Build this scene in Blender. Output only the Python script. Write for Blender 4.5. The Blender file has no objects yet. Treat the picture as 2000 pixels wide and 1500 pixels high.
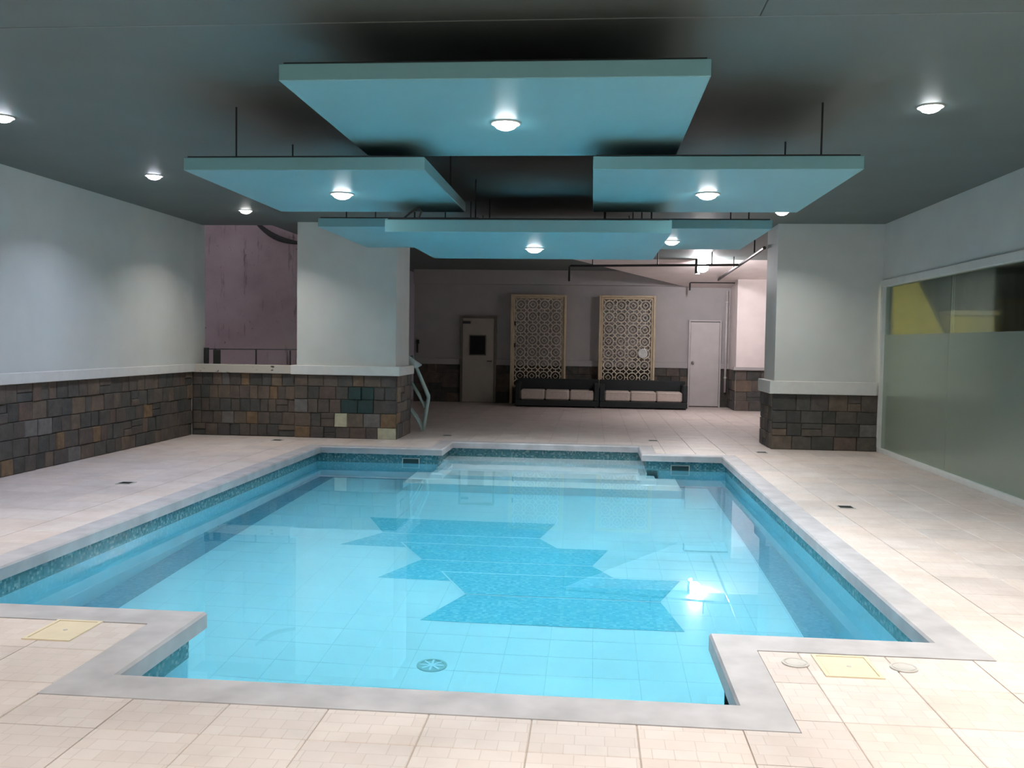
import bpy, math, random
from mathutils import Matrix, Vector
random.seed(11)
scene = bpy.context.scene
COL = scene.collection

# ------------------------------------------------------------------ camera
F_PX = 1779.08
cam_d = bpy.data.cameras.new('camera')
cam = bpy.data.objects.new('camera', cam_d); COL.objects.link(cam)
cam_d.sensor_fit = 'HORIZONTAL'; cam_d.sensor_width = 36.0
cam_d.lens = F_PX / 2000 * 36.0
cam_d.clip_start = 0.05; cam_d.clip_end = 200
CR = Vector((0.99594578, 0.08866802, 0.01516514))
CU = Vector((-0.01912785, 0.04401409, 0.99884778))
CF = Vector((-0.08789838, 0.99508831, -0.04553167))
CP = Vector((0, 0, 1.485))
m3 = Matrix((CR, CU, -CF)).transposed()
cam.matrix_world = Matrix.Translation(CP) @ m3.to_4x4()
scene.camera = cam
def project(x, y, z):
    q = Vector((x, y, z)) - CP
    d = q.dot(CF)
    if d < 0.1: return None
    return 1000 + F_PX * q.dot(CR) / d, 750 - F_PX * q.dot(CU) / d

# ------------------------------------------------------------------ world, exposure
w = bpy.data.worlds.new('night'); scene.world = w; w.use_nodes = True
w.node_tree.nodes['Background'].inputs[0].default_value = (0.60, 0.55, 0.60, 1)
w.node_tree.nodes['Background'].inputs[1].default_value = 0.035
vs = scene.view_settings
vs.view_transform = 'Standard'; vs.look = 'None'; vs.gamma = 1.0; vs.use_curve_mapping = False
vs.exposure = 3.65
scene.cycles.sample_clamp_indirect = 0.0      # let lamp light reach the pool floor through the water
# lamp powers (W) of the downlights, all lamps of the place are in scale with them
W_DOWN = 1.65
W_PANEL = 3.2
W_NEAR = 5.2
SPREAD = math.radians(128)
E_LENS = 3.0                    # the glowing lens itself
E_BACK = 30.0
E_ROOM = 70.0

# ------------------------------------------------------------------ materials
def new_mat(name):
    m = bpy.data.materials.new(name); m.use_nodes = True
    nt = m.node_tree
    return m, nt, nt.nodes['Principled BSDF']
def node(nt, t, **kw):
    n = nt.nodes.new(t)
    for k, v in kw.items(): setattr(n, k, v)
    return n
def ramp(nt, fac, stops):
    r = nt.nodes.new('ShaderNodeValToRGB')
    while len(r.color_ramp.elements) < len(stops): r.color_ramp.elements.new(0.5)
    for e, (p, c) in zip(r.color_ramp.elements, stops):
        e.position = p; e.color = (*c, 1)
    nt.links.new(fac, r.inputs[0]); return r.outputs[0]
def mixc(nt, fac, a, b, mode='MIX'):
    n = nt.nodes.new('ShaderNodeMix'); n.data_type = 'RGBA'; n.blend_type = mode
    for s, v in ((0, fac), (6, a), (7, b)):
        if hasattr(v, 'is_linked'): nt.links.new(v, n.inputs[s])
        elif s == 0: n.inputs[0].default_value = v
        else: n.inputs[s].default_value = (*v, 1)
    return n.outputs[2]
def coords(nt, scale=(1, 1, 1), kind='Object'):
    tc = nt.nodes.new('ShaderNodeTexCoord'); mp = nt.nodes.new('ShaderNodeMapping')
    mp.inputs['Scale'].default_value = scale
    nt.links.new(tc.outputs[kind], mp.inputs[0]); return mp.outputs[0]
def geo_pos(nt, scale=(1, 1, 1)):
    g = nt.nodes.new('ShaderNodeNewGeometry'); mp = nt.nodes.new('ShaderNodeMapping')
    mp.inputs['Scale'].default_value = scale
    nt.links.new(g.outputs['Position'], mp.inputs[0]); return mp.outputs[0]
def noise(nt, vec, scale, detail=4, rough=.55):
    n = nt.nodes.new('ShaderNodeTexNoise')
    n.inputs['Scale'].default_value = scale; n.inputs['Detail'].default_value = detail
    n.inputs['Roughness'].default_value = rough
    nt.links.new(vec, n.inputs['Vector']); return n.outputs[0]
def voronoi(nt, vec, scale, rnd=1.0):
    n = nt.nodes.new('ShaderNodeTexVoronoi'); n.inputs['Scale'].default_value = scale
    n.inputs['Randomness'].default_value = rnd
    nt.links.new(vec, n.inputs['Vector']); return n
def bump(nt, b, h, strength=.3, dist=.01):
    n = nt.nodes.new('ShaderNodeBump'); n.inputs['Strength'].default_value = strength
    n.inputs['Distance'].default_value = dist
    nt.links.new(h, n.inputs['Height']); nt.links.new(n.outputs[0], b.inputs['Normal'])

def plain(name, c, rough=.5, var=.08, scale=6., metal=0., bmp=0.):
    m, nt, b = new_mat(name)
    v = noise(nt, geo_pos(nt), scale, 2)
    d = tuple(x * (1 - var) for x in c); l = tuple(min(1, x * (1 + var)) for x in c)
    nt.links.new(ramp(nt, v, ((.3, d), (.7, l))), b.inputs['Base Color'])
    b.inputs['Roughness'].default_value = rough; b.inputs['Metallic'].default_value = metal
    if bmp: bump(nt, b, noise(nt, geo_pos(nt), scale * 9), bmp, .004)
    return m
def emit(name, c, s):
    m, nt, b = new_mat(name)
    b.inputs['Base Color'].default_value = (.8, .8, .8, 1)
    b.inputs['Emission Color'].default_value = (*c, 1)
    b.inputs['Emission Strength'].default_value = s
    if s == E_LENS: m.cycles.emission_sampling = 'NONE'
    return m

M = {}
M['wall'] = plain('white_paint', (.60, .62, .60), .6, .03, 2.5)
M['ledge'] = plain('ledge_paint', (.68, .69, .67), .5, .04, 8)
M['panel'] = plain('panel_paint', (.175, .39, .43), .45, .025, 3)
M['ceil'] = plain('ceiling_paint', (.122, .155, .152), .55, .06, 1.2)
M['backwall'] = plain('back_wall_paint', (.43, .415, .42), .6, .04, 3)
M['concrete'] = plain('soffit_concrete', (.78, .71, .69), .7, .05, 3)
M['coping'] = plain('coping_stone', (.44, .425, .435), .5, .14, 5, bmp=.15)
M['pshell'] = plain('pool_render', (.55, .90, .95), .35, .03, 3)
M['cream'] = plain('cream_lid', (.74, .64, .46), .4, .04, 10)
M['creamw'] = plain('cream_wood', (.60, .50, .34), .55, .08, 8)
M['lattice'] = plain('lattice_paint', (.66, .60, .48), .6, .06, 8)
M['doorA'] = plain('beige_door', (.42, .38, .33), .55, .06, 4)
M['doorB'] = plain('white_door', (.60, .57, .57), .5, .04, 4)
M['dframe'] = plain('dark_door_frame', (.16, .15, .12), .6, .1, 8)
M['dark'] = plain('dark_metal', (.025, .03, .03), .45, .2, 12)
M['wicker'] = plain('black_wicker', (.014, .02, .022), .6, .3, 60, bmp=.4)
M['cushion'] = plain('cushion_fabric', (.55, .48, .43), .9, .08, 20, bmp=.2)
M['steel'] = plain('steel', (.5, .5, .5), .3, .1, 10, metal=1.)
M['grey'] = plain('grey_plastic', (.50, .48, .45), .5, .1, 10)
M['grout'] = plain('grout', (.48, .42, .36), .9, .12, 8)
M['pgrout'] = plain('pool_grout', (.37, .66, .79), .7, .05, 8)
M['pplastic'] = plain('pale_plastic', (.42, .56, .53), .35, .06, 6)
M['trimw'] = plain('white_trim', (.66, .68, .66), .45, .04, 6)
M['seam'] = plain('ceiling_bead', (.20, .24, .24), .6, .1, 3)
M['blocker'] = plain('light_blocking_sheet', (.035, .04, .045), .8, .2, 6)  # for the added sheets that cut light above the panels
M['pdrain'] = plain('drain_plastic', (.26, .50, .58), .4, .05, 10)
M['pipe'] = plain('black_pipe', (.02, .018, .02), .4, .2, 10)
M['whitepipe'] = plain('white_pipe', (.62, .58, .58), .5, .05, 10)
M['yellow'] = plain('yellow_wall', (.62, .50, .10), .6, .08, 3)
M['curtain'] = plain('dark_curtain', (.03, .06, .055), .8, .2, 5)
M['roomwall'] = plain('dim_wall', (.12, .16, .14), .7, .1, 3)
M['slot'] = plain('skimmer_dark', (.004, .03, .035), .4, .1, 10)
M['void'] = plain('black_void', (.006, .008, .008), .9, .1, 4)
M['lens'] = emit('lamp_lens', (.95, .98, 1.0), E_LENS)
M['lens_blue'] = emit('lamp_lens_blue', (.85, .88, 1.0), E_LENS)
M['lens_warm'] = emit('lamp_lens_warm', (1.0, .95, .9), E_LENS)
M['lens_back'] = emit('lamp_globe', (1.0, .93, .95), E_BACK)
M['lens_room'] = emit('added_room_lamp', (1.0, .9, .6), E_ROOM)

def mat_deck():
    m, nt, b = new_mat('deck_stone_tile')
    oi = nt.nodes.new('ShaderNodeObjectInfo')
    p = geo_pos(nt)
    base = ramp(nt, noise(nt, p, 2.2, 5), ((.25, (.57, .505, .465)), (.5, (.67, .60, .56)), (.8, (.73, .655, .615))))
    # small random blocks stamped in the tile face
    br = nt.nodes.new('ShaderNodeTexBrick')
    br.offset = .37; br.squash = .72; br.squash_frequency = 3
    br.inputs['Scale'].default_value = 1; br.inputs['Brick Width'].default_value = .112
    br.inputs['Row Height'].default_value = .083; br.inputs['Mortar Size'].default_value = .0022
    br.inputs['Mortar Smooth'].default_value = .4
    br.inputs['Color1'].default_value = (1, 1, 1, 1); br.inputs['Color2'].default_value = (.93, .90, .88, 1)
    br.inputs['Mortar'].default_value = (.80, .77, .75, 1)
    nt.links.new(p, br.inputs['Vector'])
    c = mixc(nt, .8, base, br.outputs[0], 'MULTIPLY')
    rv = ramp(nt, oi.outputs['Random'], ((0, (.90, .90, .91)), (.5, (1, 1, 1)), (1, (1.0, .96, .93))))
    nt.links.new(mixc(nt, 1.0, c, rv, 'MULTIPLY'), b.inputs['Base Color'])
    b.inputs['Roughness'].default_value = .48
    bump(nt, b, br.outputs[1], .3, -.003)
    return m
M['deck'] = mat_deck()

def mat_pooltile():
    m, nt, b = new_mat('pool_tile')
    oi = nt.nodes.new('ShaderNodeObjectInfo')
    base = ramp(nt, noise(nt, geo_pos(nt), 1.5), ((.3, (.48, .76, .90)), (.7, (.52, .79, .92))))
    rv = ramp(nt, oi.outputs['Random'], ((0, (.97, .98, .98)), (1, (1, 1, 1))))
    nt.links.new(mixc(nt, 1.0, base, rv, 'MULTIPLY'), b.inputs['Base Color'])
    b.inputs['Roughness'].default_value = .25
    return m
M['ptile'] = mat_pooltile()

def mat_mosaic(name, dark, mid, light, scale=36, w=(.35, .65)):
    m, nt, b = new_mat(name)
    v = voronoi(nt, geo_pos(nt), scale, 0.0)
    wn = nt.nodes.new('ShaderNodeTexWhiteNoise'); nt.links.new(v.outputs['Position'], wn.inputs['Vector'])
    c = ramp(nt, wn.outputs[0], ((0, dark), (w[0], mid), (w[1], mid), (1, light)))
    nt.links.new(c, b.inputs['Base Color']); b.inputs['Roughness'].default_value = .2
    return m
M['mosaic'] = mat_mosaic('floor_mosaic_blue', (.10, .48, .70), (.15, .55, .74), (.25, .64, .80), 40)
M['border'] = mat_mosaic('border_mosaic', (.15, .37, .52), (.19, .41, .56), (.25, .46, .59), 40)
M['steptile'] = plain('step_tile', (.72, .86, .92), .3, .03, 4)
M['band'] = mat_mosaic('waterline_mosaic', (.045, .17, .20), (.085, .25, .29), (.24, .40, .43), 48, (.45, .75))
def mat_pwall():
    m, nt, b = new_mat('pool_wall_tile')
    p = geo_pos(nt)
    nt.links.new(ramp(nt, noise(nt, p, 1.5), ((.3, (.32, .63, .75)), (.7, (.36, .66, .78)))), b.inputs['Base Color'])
    b.inputs['Roughness'].default_value = .25
    return m
M['pwall'] = mat_pwall()

def mat_stone():
    m, nt, b = new_mat('wall_stone')
    oi = nt.nodes.new('ShaderNodeObjectInfo')
    p = geo_pos(nt)
    c1 = ramp(nt, oi.outputs['Random'], ((0, (.052, .054, .051)), (.2, (.088, .084, .076)), (.4, (.064, .070, .066)),
              (.55, (.118, .096, .080)), (.7, (.085, .075, .070)), (.85, (.14, .112, .086)), (.95, (.115, .084, .070)), (1, (.19, .145, .095))))
    n = noise(nt, p, 7, 6, .7)
    c = mixc(nt, .75, c1, ramp(nt, n, ((.25, (.40, .42, .44)), (.55, (1, 1, 1)), (.8, (1.9, 1.65, 1.35)))), 'MULTIPLY')
    nt.links.new(c, b.inputs['Base Color']); b.inputs['Roughness'].default_value = .75
    bump(nt, b, noise(nt, p, 26, 6, .7), .6, .012)
    return m
M['stone'] = mat_stone()
M['stone_pale'] = plain('pale_stone', (.46, .46, .33), .7, .15, 14, bmp=.3)
M['stone_green'] = plain('green_stone', (.018, .048, .046), .7, .25, 12, bmp=.3)
M['stone_ochre'] = plain('ochre_stone', (.17, .115, .065), .7, .25, 12, bmp=.3)
M['stone_grey'] = plain('light_grey_stone', (.14, .135, .13), .7, .2, 12, bmp=.3)
M['mortar'] = plain('mortar', (.066, .062, .056), .95, .2, 12)

def mat_dirty():
    m, nt, b = new_mat('stained_concrete')
    p = geo_pos(nt)
    base = ramp(nt, noise(nt, p, 1.1, 6, .6), ((.25, (.36, .28, .30)), (.5, (.48, .39, .41)), (.75, (.54, .47, .48))))
    streak = noise(nt, geo_pos(nt, (9, 9, 1.1)), 1.0, 6, .7)
    st = ramp(nt, streak, ((.28, (.18, .18, .18)), (.40, (1, 1, 1))))
    spot = ramp(nt, noise(nt, p, 14, 3), ((.24, (.25, .25, .25)), (.32, (1, 1, 1))))
    c = mixc(nt, .75, base, st, 'MULTIPLY'); c = mixc(nt, .7, c, spot, 'MULTIPLY')
    nt.links.new(c, b.inputs['Base Color']); b.inputs['Roughness'].default_value = .9
    bump(nt, b, noise(nt, p, 20), .3, .01)
    return m
M['dirty'] = mat_dirty()
def mat_ledge_dirty():
    m, nt, b = new_mat('mouldy_ledge_paint')
    p = geo_pos(nt, (1, 1, 1.8))
    s = ramp(nt, noise(nt, p, 9, 3), ((.30, (.05, .05, .035)), (.37, (.50, .48, .43))))
    nt.links.new(s, b.inputs['Base Color']); b.inputs['Roughness'].default_value = .8
    return m
M['ledge_dirty'] = mat_ledge_dirty()

def mat_water():
    m, nt, b = new_mat('water'); nt.nodes.remove(b)
    out = nt.nodes['Material Output']
    g = nt.nodes.new('ShaderNodeBsdfGlass'); g.inputs['IOR'].default_value = 1.333
    g.inputs['Roughness'].default_value = 0.0
    n = noise(nt, geo_pos(nt), .9, 2)
    bp = nt.nodes.new('ShaderNodeBump'); bp.inputs['Strength'].default_value = .09; bp.inputs['Distance'].default_value = .01
    nt.links.new(n, bp.inputs['Height']); nt.links.new(bp.outputs[0], g.inputs['Normal'])
    va = nt.nodes.new('ShaderNodeVolumeAbsorption')
    va.inputs['Color'].default_value = (.0, .95, 1.0, 1); va.inputs['Density'].default_value = .20
    nt.links.new(g.outputs[0], out.inputs['Surface']); nt.links.new(va.outputs[0], out.inputs['Volume'])
    return m
M['water'] = mat_water()
def mat_glass(name, tint, gloss, frost=0., fcol=(.3, .4, .36)):
    m, nt, b = new_mat(name); nt.nodes.remove(b)
    out = nt.nodes['Material Output']
    tr = nt.nodes.new('ShaderNodeBsdfTransparent'); tr.inputs[0].default_value = (*tint, 1)
    gl = nt.nodes.new('ShaderNodeBsdfGlossy'); gl.inputs['Roughness'].default_value = .05 if not frost else .22
    gl.inputs[0].default_value = (.9, .95, .92, 1)
    fr = nt.nodes.new('ShaderNodeFresnel'); fr.inputs[0].default_value = 1.5
    cur = tr.outputs[0]
    if frost:
        df = nt.nodes.new('ShaderNodeBsdfDiffuse'); df.inputs[0].default_value = (*fcol, 1)
        mx = nt.nodes.new('ShaderNodeMixShader'); mx.inputs[0].default_value = frost
        nt.links.new(cur, mx.inputs[1]); nt.links.new(df.outputs[0], mx.inputs[2]); cur = mx.outputs[0]
    mx = nt.nodes.new('ShaderNodeMixShader')
    ml = nt.nodes.new('ShaderNodeMath'); ml.operation = 'MULTIPLY'; ml.inputs[1].default_value = gloss
    nt.links.new(fr.outputs[0], ml.inputs[0]); nt.links.new(ml.outputs[0], mx.inputs[0])
    nt.links.new(cur, mx.inputs[1]); nt.links.new(gl.outputs[0], mx.inputs[2])
    nt.links.new(mx.outputs[0], out.inputs['Surface'])
    return m
M['glass'] = mat_glass('tinted_glass', (.88, .94, .90), .9)
M['film'] = mat_glass('frosted_film', (.82, .88, .80), .8, .34, (.60, .68, .60))

# ------------------------------------------------------------------ mesh helpers
class MB:
    def __init__(s): s.v = []; s.f = []
    def box(s, a, b):
        x0, y0, z0 = a; x1, y1, z1 = b; n = len(s.v)
        s.v += [(x, y, z) for x in (x0, x1) for y in (y0, y1) for z in (z0, z1)]
        s.f += [tuple(n + i for i in q) for q in ((0,1,3,2),(4,6,7,5),(0,4,5,1),(2,3,7,6),(0,2,6,4),(1,5,7,3))]
        return s
    def bevbox(s, a, b, r):
        """box with chamfered edges"""
        lo = Vector(a); hi = Vector(b); n = len(s.v)
        idx = {}
        for sx in (0, 1):
            for sy in (0, 1):
                for sz in (0, 1):
                    c = [hi[i] if k else lo[i] for i, k in enumerate((sx, sy, sz))]
                    d = [-r if k else r for k in (sx, sy, sz)]
                    for ax in range(3):
                        p = [c[i] + (0 if i == ax else d[i]) for i in range(3)]
                        idx[(sx, sy, sz, ax)] = len(s.v); s.v.append(tuple(p))
        I = idx
        for ax in range(3):
            o = [i for i in range(3) if i != ax]
            for side in (0, 1):
                q = []
                for u, v in ((0, 0), (1, 0), (1, 1), (0, 1)):
                    k = [0, 0, 0]; k[ax] = side; k[o[0]] = u; k[o[1]] = v
                    q.append(I[(*k, ax)])
                if (side == 1) != (ax != 1): q.reverse()
                s.f.append(tuple(q))
        for ax in range(3):   # edges parallel to ax
            o = [i for i in range(3) if i != ax]
            for u in (0, 1):
                for v in (0, 1):
                    k0 = [0, 0, 0]; k0[o[0]] = u; k0[o[1]] = v; k1 = list(k0); k1[ax] = 1
                    q = [I[(*k0, o[0])], I[(*k1, o[0])], I[(*k1, o[1])], I[(*k0, o[1])]]
                    s.f.append(tuple(q))
        for sx in (0, 1):
            for sy in (0, 1):
                for sz in (0, 1):
                    s.f.append(tuple(I[(sx, sy, sz, a)] for a in range(3)))
        return s
    def prism(s, poly, z0, z1):
        n = len(s.v); k = len(poly)
        s.v += [(x, y, z0) for x, y in poly] + [(x, y, z1) for x, y in poly]
        s.f.append(tuple(range(n + k - 1, n - 1, -1))); s.f.append(tuple(range(n + k, n + 2 * k)))
        for i in range(k):
            j = (i + 1) % k
            s.f.append((n + i, n + j, n + k + j, n + k + i))
        return s
    def tube(s, pts, r, seg=8, caps=True):
        pts = [Vector(p) for p in pts]; rings = []
        for i, p in enumerate(pts):
            t = (pts[min(i + 1, len(pts) - 1)] - pts[max(i - 1, 0)]).normalized()
            up = Vector((0, 0, 1)) if abs(t.z) < .9 else Vector((0, 1, 0))
            a = t.cross(up).normalized(); bb = t.cross(a).normalized()
            n = len(s.v); rings.append(n)
            rr = r[i] if isinstance(r, (list, tuple)) else r
            for k in range(seg):
                th = 2 * math.pi * k / seg
                s.v.append(tuple(p + rr * (math.cos(th) * a + math.sin(th) * bb)))
        for n0, n1 in zip(rings, rings[1:]):
            for k in range(seg):
                j = (k + 1) % seg
                s.f.append((n0 + k, n0 + j, n1 + j, n1 + k))
        if caps:
            s.f.append(tuple(rings[0] + k for k in range(seg - 1, -1, -1)))
            s.f.append(tuple(rings[-1] + k for k in range(seg)))
        return s
    def lathe(s, prof, seg=32, c=(0, 0, 0), closed=False):
        """prof: (r, z) list"""
        rings = []
        for r, z in prof:
            n = len(s.v); rings.append(n)
            for k in range(seg):
                th = 2 * math.pi * k / seg
                s.v.append((c[0] + r * math.cos(th), c[1] + r * math.sin(th), c[2] + z))
        pr = list(zip(rings, rings[1:]))
        if closed: pr.append((rings[-1], rings[0]))
        for n0, n1 in pr:
            for k in range(seg):
                j = (k + 1) % seg
                s.f.append((n0 + k, n0 + j, n1 + j, n1 + k))
        if not closed:
            s.f.append(tuple(rings[0] + k for k in range(seg - 1, -1, -1)))
            s.f.append(tuple(rings[-1] + k for k in range(seg)))
        return s
    def xf(s, mat4):
        s.v = [tuple(mat4 @ Vector(p)) for p in s.v]; return s
    def mesh(s, name, mat):
        me = bpy.data.meshes.new(name); me.from_pydata(s.v, [], s.f)
        import bmesh
        bm = bmesh.new(); bm.from_mesh(me); bmesh.ops.recalc_face_normals(bm, faces=bm.faces[:]); bm.to_mesh(me); bm.free()
        me.materials.append(M[mat]); return me
    def build(s, name, mat, parent=None, smooth=False):
        me = s.mesh(name, mat)
        if smooth:
            me.polygons.foreach_set('use_smooth', [True] * len(me.polygons))
        return link(name, me, parent)
def link(name, data, parent=None, loc=None):
    o = bpy.data.objects.new(name, data); COL.objects.link(o)
    if loc: o.location = loc
    if parent:
        o.parent = parent
        if loc is None: o.matrix_parent_inverse = Matrix.Translation(parent.location).inverted()
    return o
def tag(o, label=None, cat=None, group=None, kind=None):
    if label: o['label'] = label
    if cat: o['category'] = cat
    if group: o['group'] = group
    if kind: o['kind'] = kind
    return o
def struct(o, label=None):
    o['kind'] = 'structure'
    if label: o['label'] = label
    return o
def thing(name, label, cat, loc=(0, 0, 0), group=None):
    o = bpy.data.objects.new(name, None); COL.objects.link(o); o.location = loc
    o.empty_display_size = .1
    return tag(o, label, cat, group)
def B(a, b): return MB().box(a, b)

# ------------------------------------------------------------------ key dimensions
H = 3.245                       # ceiling height
XL, XR = -6.12, 4.10            # side walls
YB = 22.3                       # back wall
WL = -0.21                      # water level
ZF = -1.45                      # pool floor
# coping inner / outer outlines
IN = dict(xl=-3.75, xr=1.74, yf=4.72, yb=12.35, nl=-2.06, nr=.625, nf=3.78, bl=-2.04, br=.68, bb=13.30)
OUT = dict(xl=-3.955, xr=1.945, yf=4.475, yb=12.53, nl=-2.27, nr=.825, nf=3.53, bl=-2.24, br=.88, bb=13.50)
ov = .075                       # coping overhang
WA = dict(xl=IN['xl']-ov, xr=IN['xr']+ov, yf=IN['yf']-ov, yb=IN['yb']+ov, nl=IN['nl']-ov, nr=IN['nr']+ov, nf=IN['nf']-ov,
          bl=IN['bl']-ov, br=IN['br']+ov, bb=IN['bb']+ov)
def outline(d):
    return [(d['nl'], d['nf']), (d['nr'], d['nf']), (d['nr'], d['yf']), (d['xr'], d['yf']), (d['xr'], d['yb']), (d['br'], d['yb']),
            (d['br'], d['bb']), (d['bl'], d['bb']), (d['bl'], d['yb']), (d['xl'], d['yb']), (d['xl'], d['yf']), (d['nl'], d['yf'])]
def rects(d, e=0):
    return [(d['xl']-e, d['yf']-e, d['xr']+e, d['yb']+e), (d['nl']-e, d['nf']-e, d['nr']+e, d['yf']+.5), (d['bl']-e, d['yb']-.5, d['br']+e, d['bb']+e)]
def cut(rect, holes):
    """axis-aligned rectangle minus holes -> list of rectangles"""
    xs = sorted({rect[0], rect[2], *[min(max(v, rect[0]), rect[2]) for h in holes for v in (h[0], h[2])]})
    ys = sorted({rect[1], rect[3], *[min(max(v, rect[1]), rect[3]) for h in holes for v in (h[1], h[3])]})
    out = []
    for x0, x1 in zip(xs, xs[1:]):
        run = None
        for y0, y1 in zip(ys, ys[1:]):
            cx, cy = (x0 + x1) / 2, (y0 + y1) / 2
            ins = any(h[0] < cx < h[2] and h[1] < cy < h[3] for h in holes)
            if ins:
                if run: out.append((x0, run[0], x1, run[1])); run = None
            else:
                run = (run[0], y1) if run else (y0, y1)
        if run: out.append((x0, run[0], x1, run[1]))
    return [r for r in out if r[2] - r[0] > .012 and r[3] - r[1] > .012]

# ------------------------------------------------------------------ floor (deck) with tiles
Y0 = -1.6
deck = MB()
holes = rects(OUT, -.03)
for r in cut((XL - .2, Y0 - .2, XR + .1, 13.9), holes) + cut((-5.2, 13.9, XR + .1, 24.2), []):
    deck.box((r[0], r[1], -.14), (r[2], r[3], -.006))
floor = struct(deck.build('floor', 'grout'), 'pale beige stone tiled pool deck with grey joints')
JX, JY, P = .197, 3.24, .41
tiles = []
hol = rects(OUT, .004)
cols = [(-4.46, 13.45, -2.945, 14.43), (2.62, 13.45, XR, 14.25), (-6.2, 13.45, -4.46, 15)]
for i in range(-17, 11):
    for j in range(-12, 48):
        x0 = JX + i * P; y0 = JY + j * P; x1 = x0 + P; y1 = y0 + P
        x0 = max(x0, XL); x1 = min(x1, XR)
        if y0 > 14: x0 = max(x0, -4.62)
        y0 = max(y0, Y0); y1 = min(y1, YB)
        if x1 - x0 < .03 or y1 - y0 < .03: continue
        g = .0022
        rr = cut((x0 + g, y0 + g, x1 - g, y1 - g), hol + cols)
        if not rr: continue
        cx, cy = (x0 + x1) / 2, (y0 + y1) / 2
        p = project(cx, cy, 0)
        vis = p is not None and -60 < p[0] < 2060 and 600 < p[1] < 1600
        tiles.append((0 if vis else 1, cy * cy + cx * cx, rr, abs(sum((r[2]-r[0])*(r[3]-r[1]) for r in rr)) > .16))
tiles.sort(key=lambda t: (t[0], t[1]))
rest = MB(); full = None
tm = {}
for k, (v, d, rr, isfull) in enumerate(tiles):
    if k < 300:
        if len(rr) == 1:
            r = rr[0]; cx, cy = (r[0]+r[2])/2, (r[1]+r[3])/2
            key = (round(r[2]-r[0], 3), round(r[3]-r[1], 3))
            if key not in tm:
                hx, hy = key[0]/2, key[1]/2
                tm[key] = MB().bevbox((-hx, -hy, -.012), (hx, hy, 0), .003).mesh('tile', 'deck')
            o = link('tile', tm[key], floor, (cx, cy, 0))
        else:
            mb = MB()
            for r in rr: mb.box((r[0], r[1], -.012), (r[2], r[3], 0))
            mb.build('tile', 'deck', floor)
    else:
        for r in rr: rest.box((r[0], r[1], -.012), (r[2], r[3], 0))
o = rest.build('tile_field', 'deck', floor); o['kind'] = 'stuff'

# ------------------------------------------------------------------ ceiling
ceiling = struct(B((XL - .3, Y0 - .3, H), (XR + .3, 13.85, H + .25)).box((-5.0, 13.85, H), (XR + .3, 24.4, H + .25)).build('ceiling', 'ceil'),
                 'dark grey painted flat ceiling over the pool')
seam = MB().box((XL, 5.035, H - .004), (XR, 5.043, H + .002)).build('trim_1', 'seam'); struct(seam, 'thin joint bead across the dark ceiling')
seam2 = MB().box((.85, Y0, H - .003), (.856, 5.03, H + .002)).build('trim_2', 'dark'); struct(seam2, 'thin dark joint in the ceiling boards')

# ------------------------------------------------------------------ stone cladding generator
def cladding(parent, origin, udir, ndir, length, height, rowh=.195, wmin=.14, wmax=.30, special=(), edge=0.0, seed=0):
    """stones on a vertical plane: origin + u*udir + z, proud along ndir"""
    rnd = random.Random(seed)
    n = max(1, round(height / rowh))
    hs = [rnd.uniform(.8, 1.2) for _ in range(n)]; k_ = height / sum(hs); zs = [0.0]
    for h_ in hs: zs.append(zs[-1] + h_ * k_)
    u3 = Vector(udir); n3 = Vector(ndir); o3 = Vector(origin)
    jobs = []
    for r in range(n):
        u = 0.0
        while u < length - 1e-4:
            wd = rnd.uniform(wmin, wmax)
            if length - u - wd < wmin * .8: wd = length - u
            u1 = min(u + wd, length)
            if rnd.random() < .16 and wd > .17 and not any(u <= a < u1 for a, b2, c2 in special):
                zm = zs[r] + (zs[r + 1] - zs[r]) * rnd.uniform(.4, .6)
                jobs += [(u, u1, zs[r], zm), (u, u1, zm, zs[r + 1])]
            else: jobs.append((u, u1, zs[r], zs[r + 1]))
            u = u1
    if True:
        for u, u1, z0, z1 in jobs:
            mat = 'stone'
            cu, cz = (u + u1) / 2, (z0 + z1) / 2
            for (su, sz, sm) in special:
                if u <= su < u1 and z0 <= sz < z1: mat = sm
            d = rnd.uniform(.010, .026); g = .0025; c = .008
            def P3(uu, zz, dd): return tuple(o3 + u3 * uu + Vector((0, 0, zz)) + n3 * dd)
            j = lambda: rnd.uniform(-.004, .004)
            a0, a1, b0, b1 = u + g, u1 - g, z0 + g, z1 - g
            v = [P3(a0, b0, 0), P3(a1, b0, 0), P3(a1, b1, 0), P3(a0, b1, 0)]
            v += [P3(a0 + j(), b0 + j(), d - c), P3(a1 + j(), b0 + j(), d - c), P3(a1 + j(), b1 + j(), d - c), P3(a0 + j(), b1 + j(), d - c)]
            v += [P3(a0 + c, b0 + c, d + j()), P3(a1 - c, b0 + c, d + j()), P3(a1 - c, b1 - c, d + j()), P3(a0 + c, b1 - c, d + j())]
            mb = MB(); mb.v = v
            for k in range(4):
                q = (k + 1) % 4
                mb.f += [(k, q, 4 + q, 4 + k), (4 + k, 4 + q, 8 + q, 8 + k)]
            mb.f += [(8, 9, 10, 11), (3, 2, 1, 0)]
            mb.build('stone', mat, parent)

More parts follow.
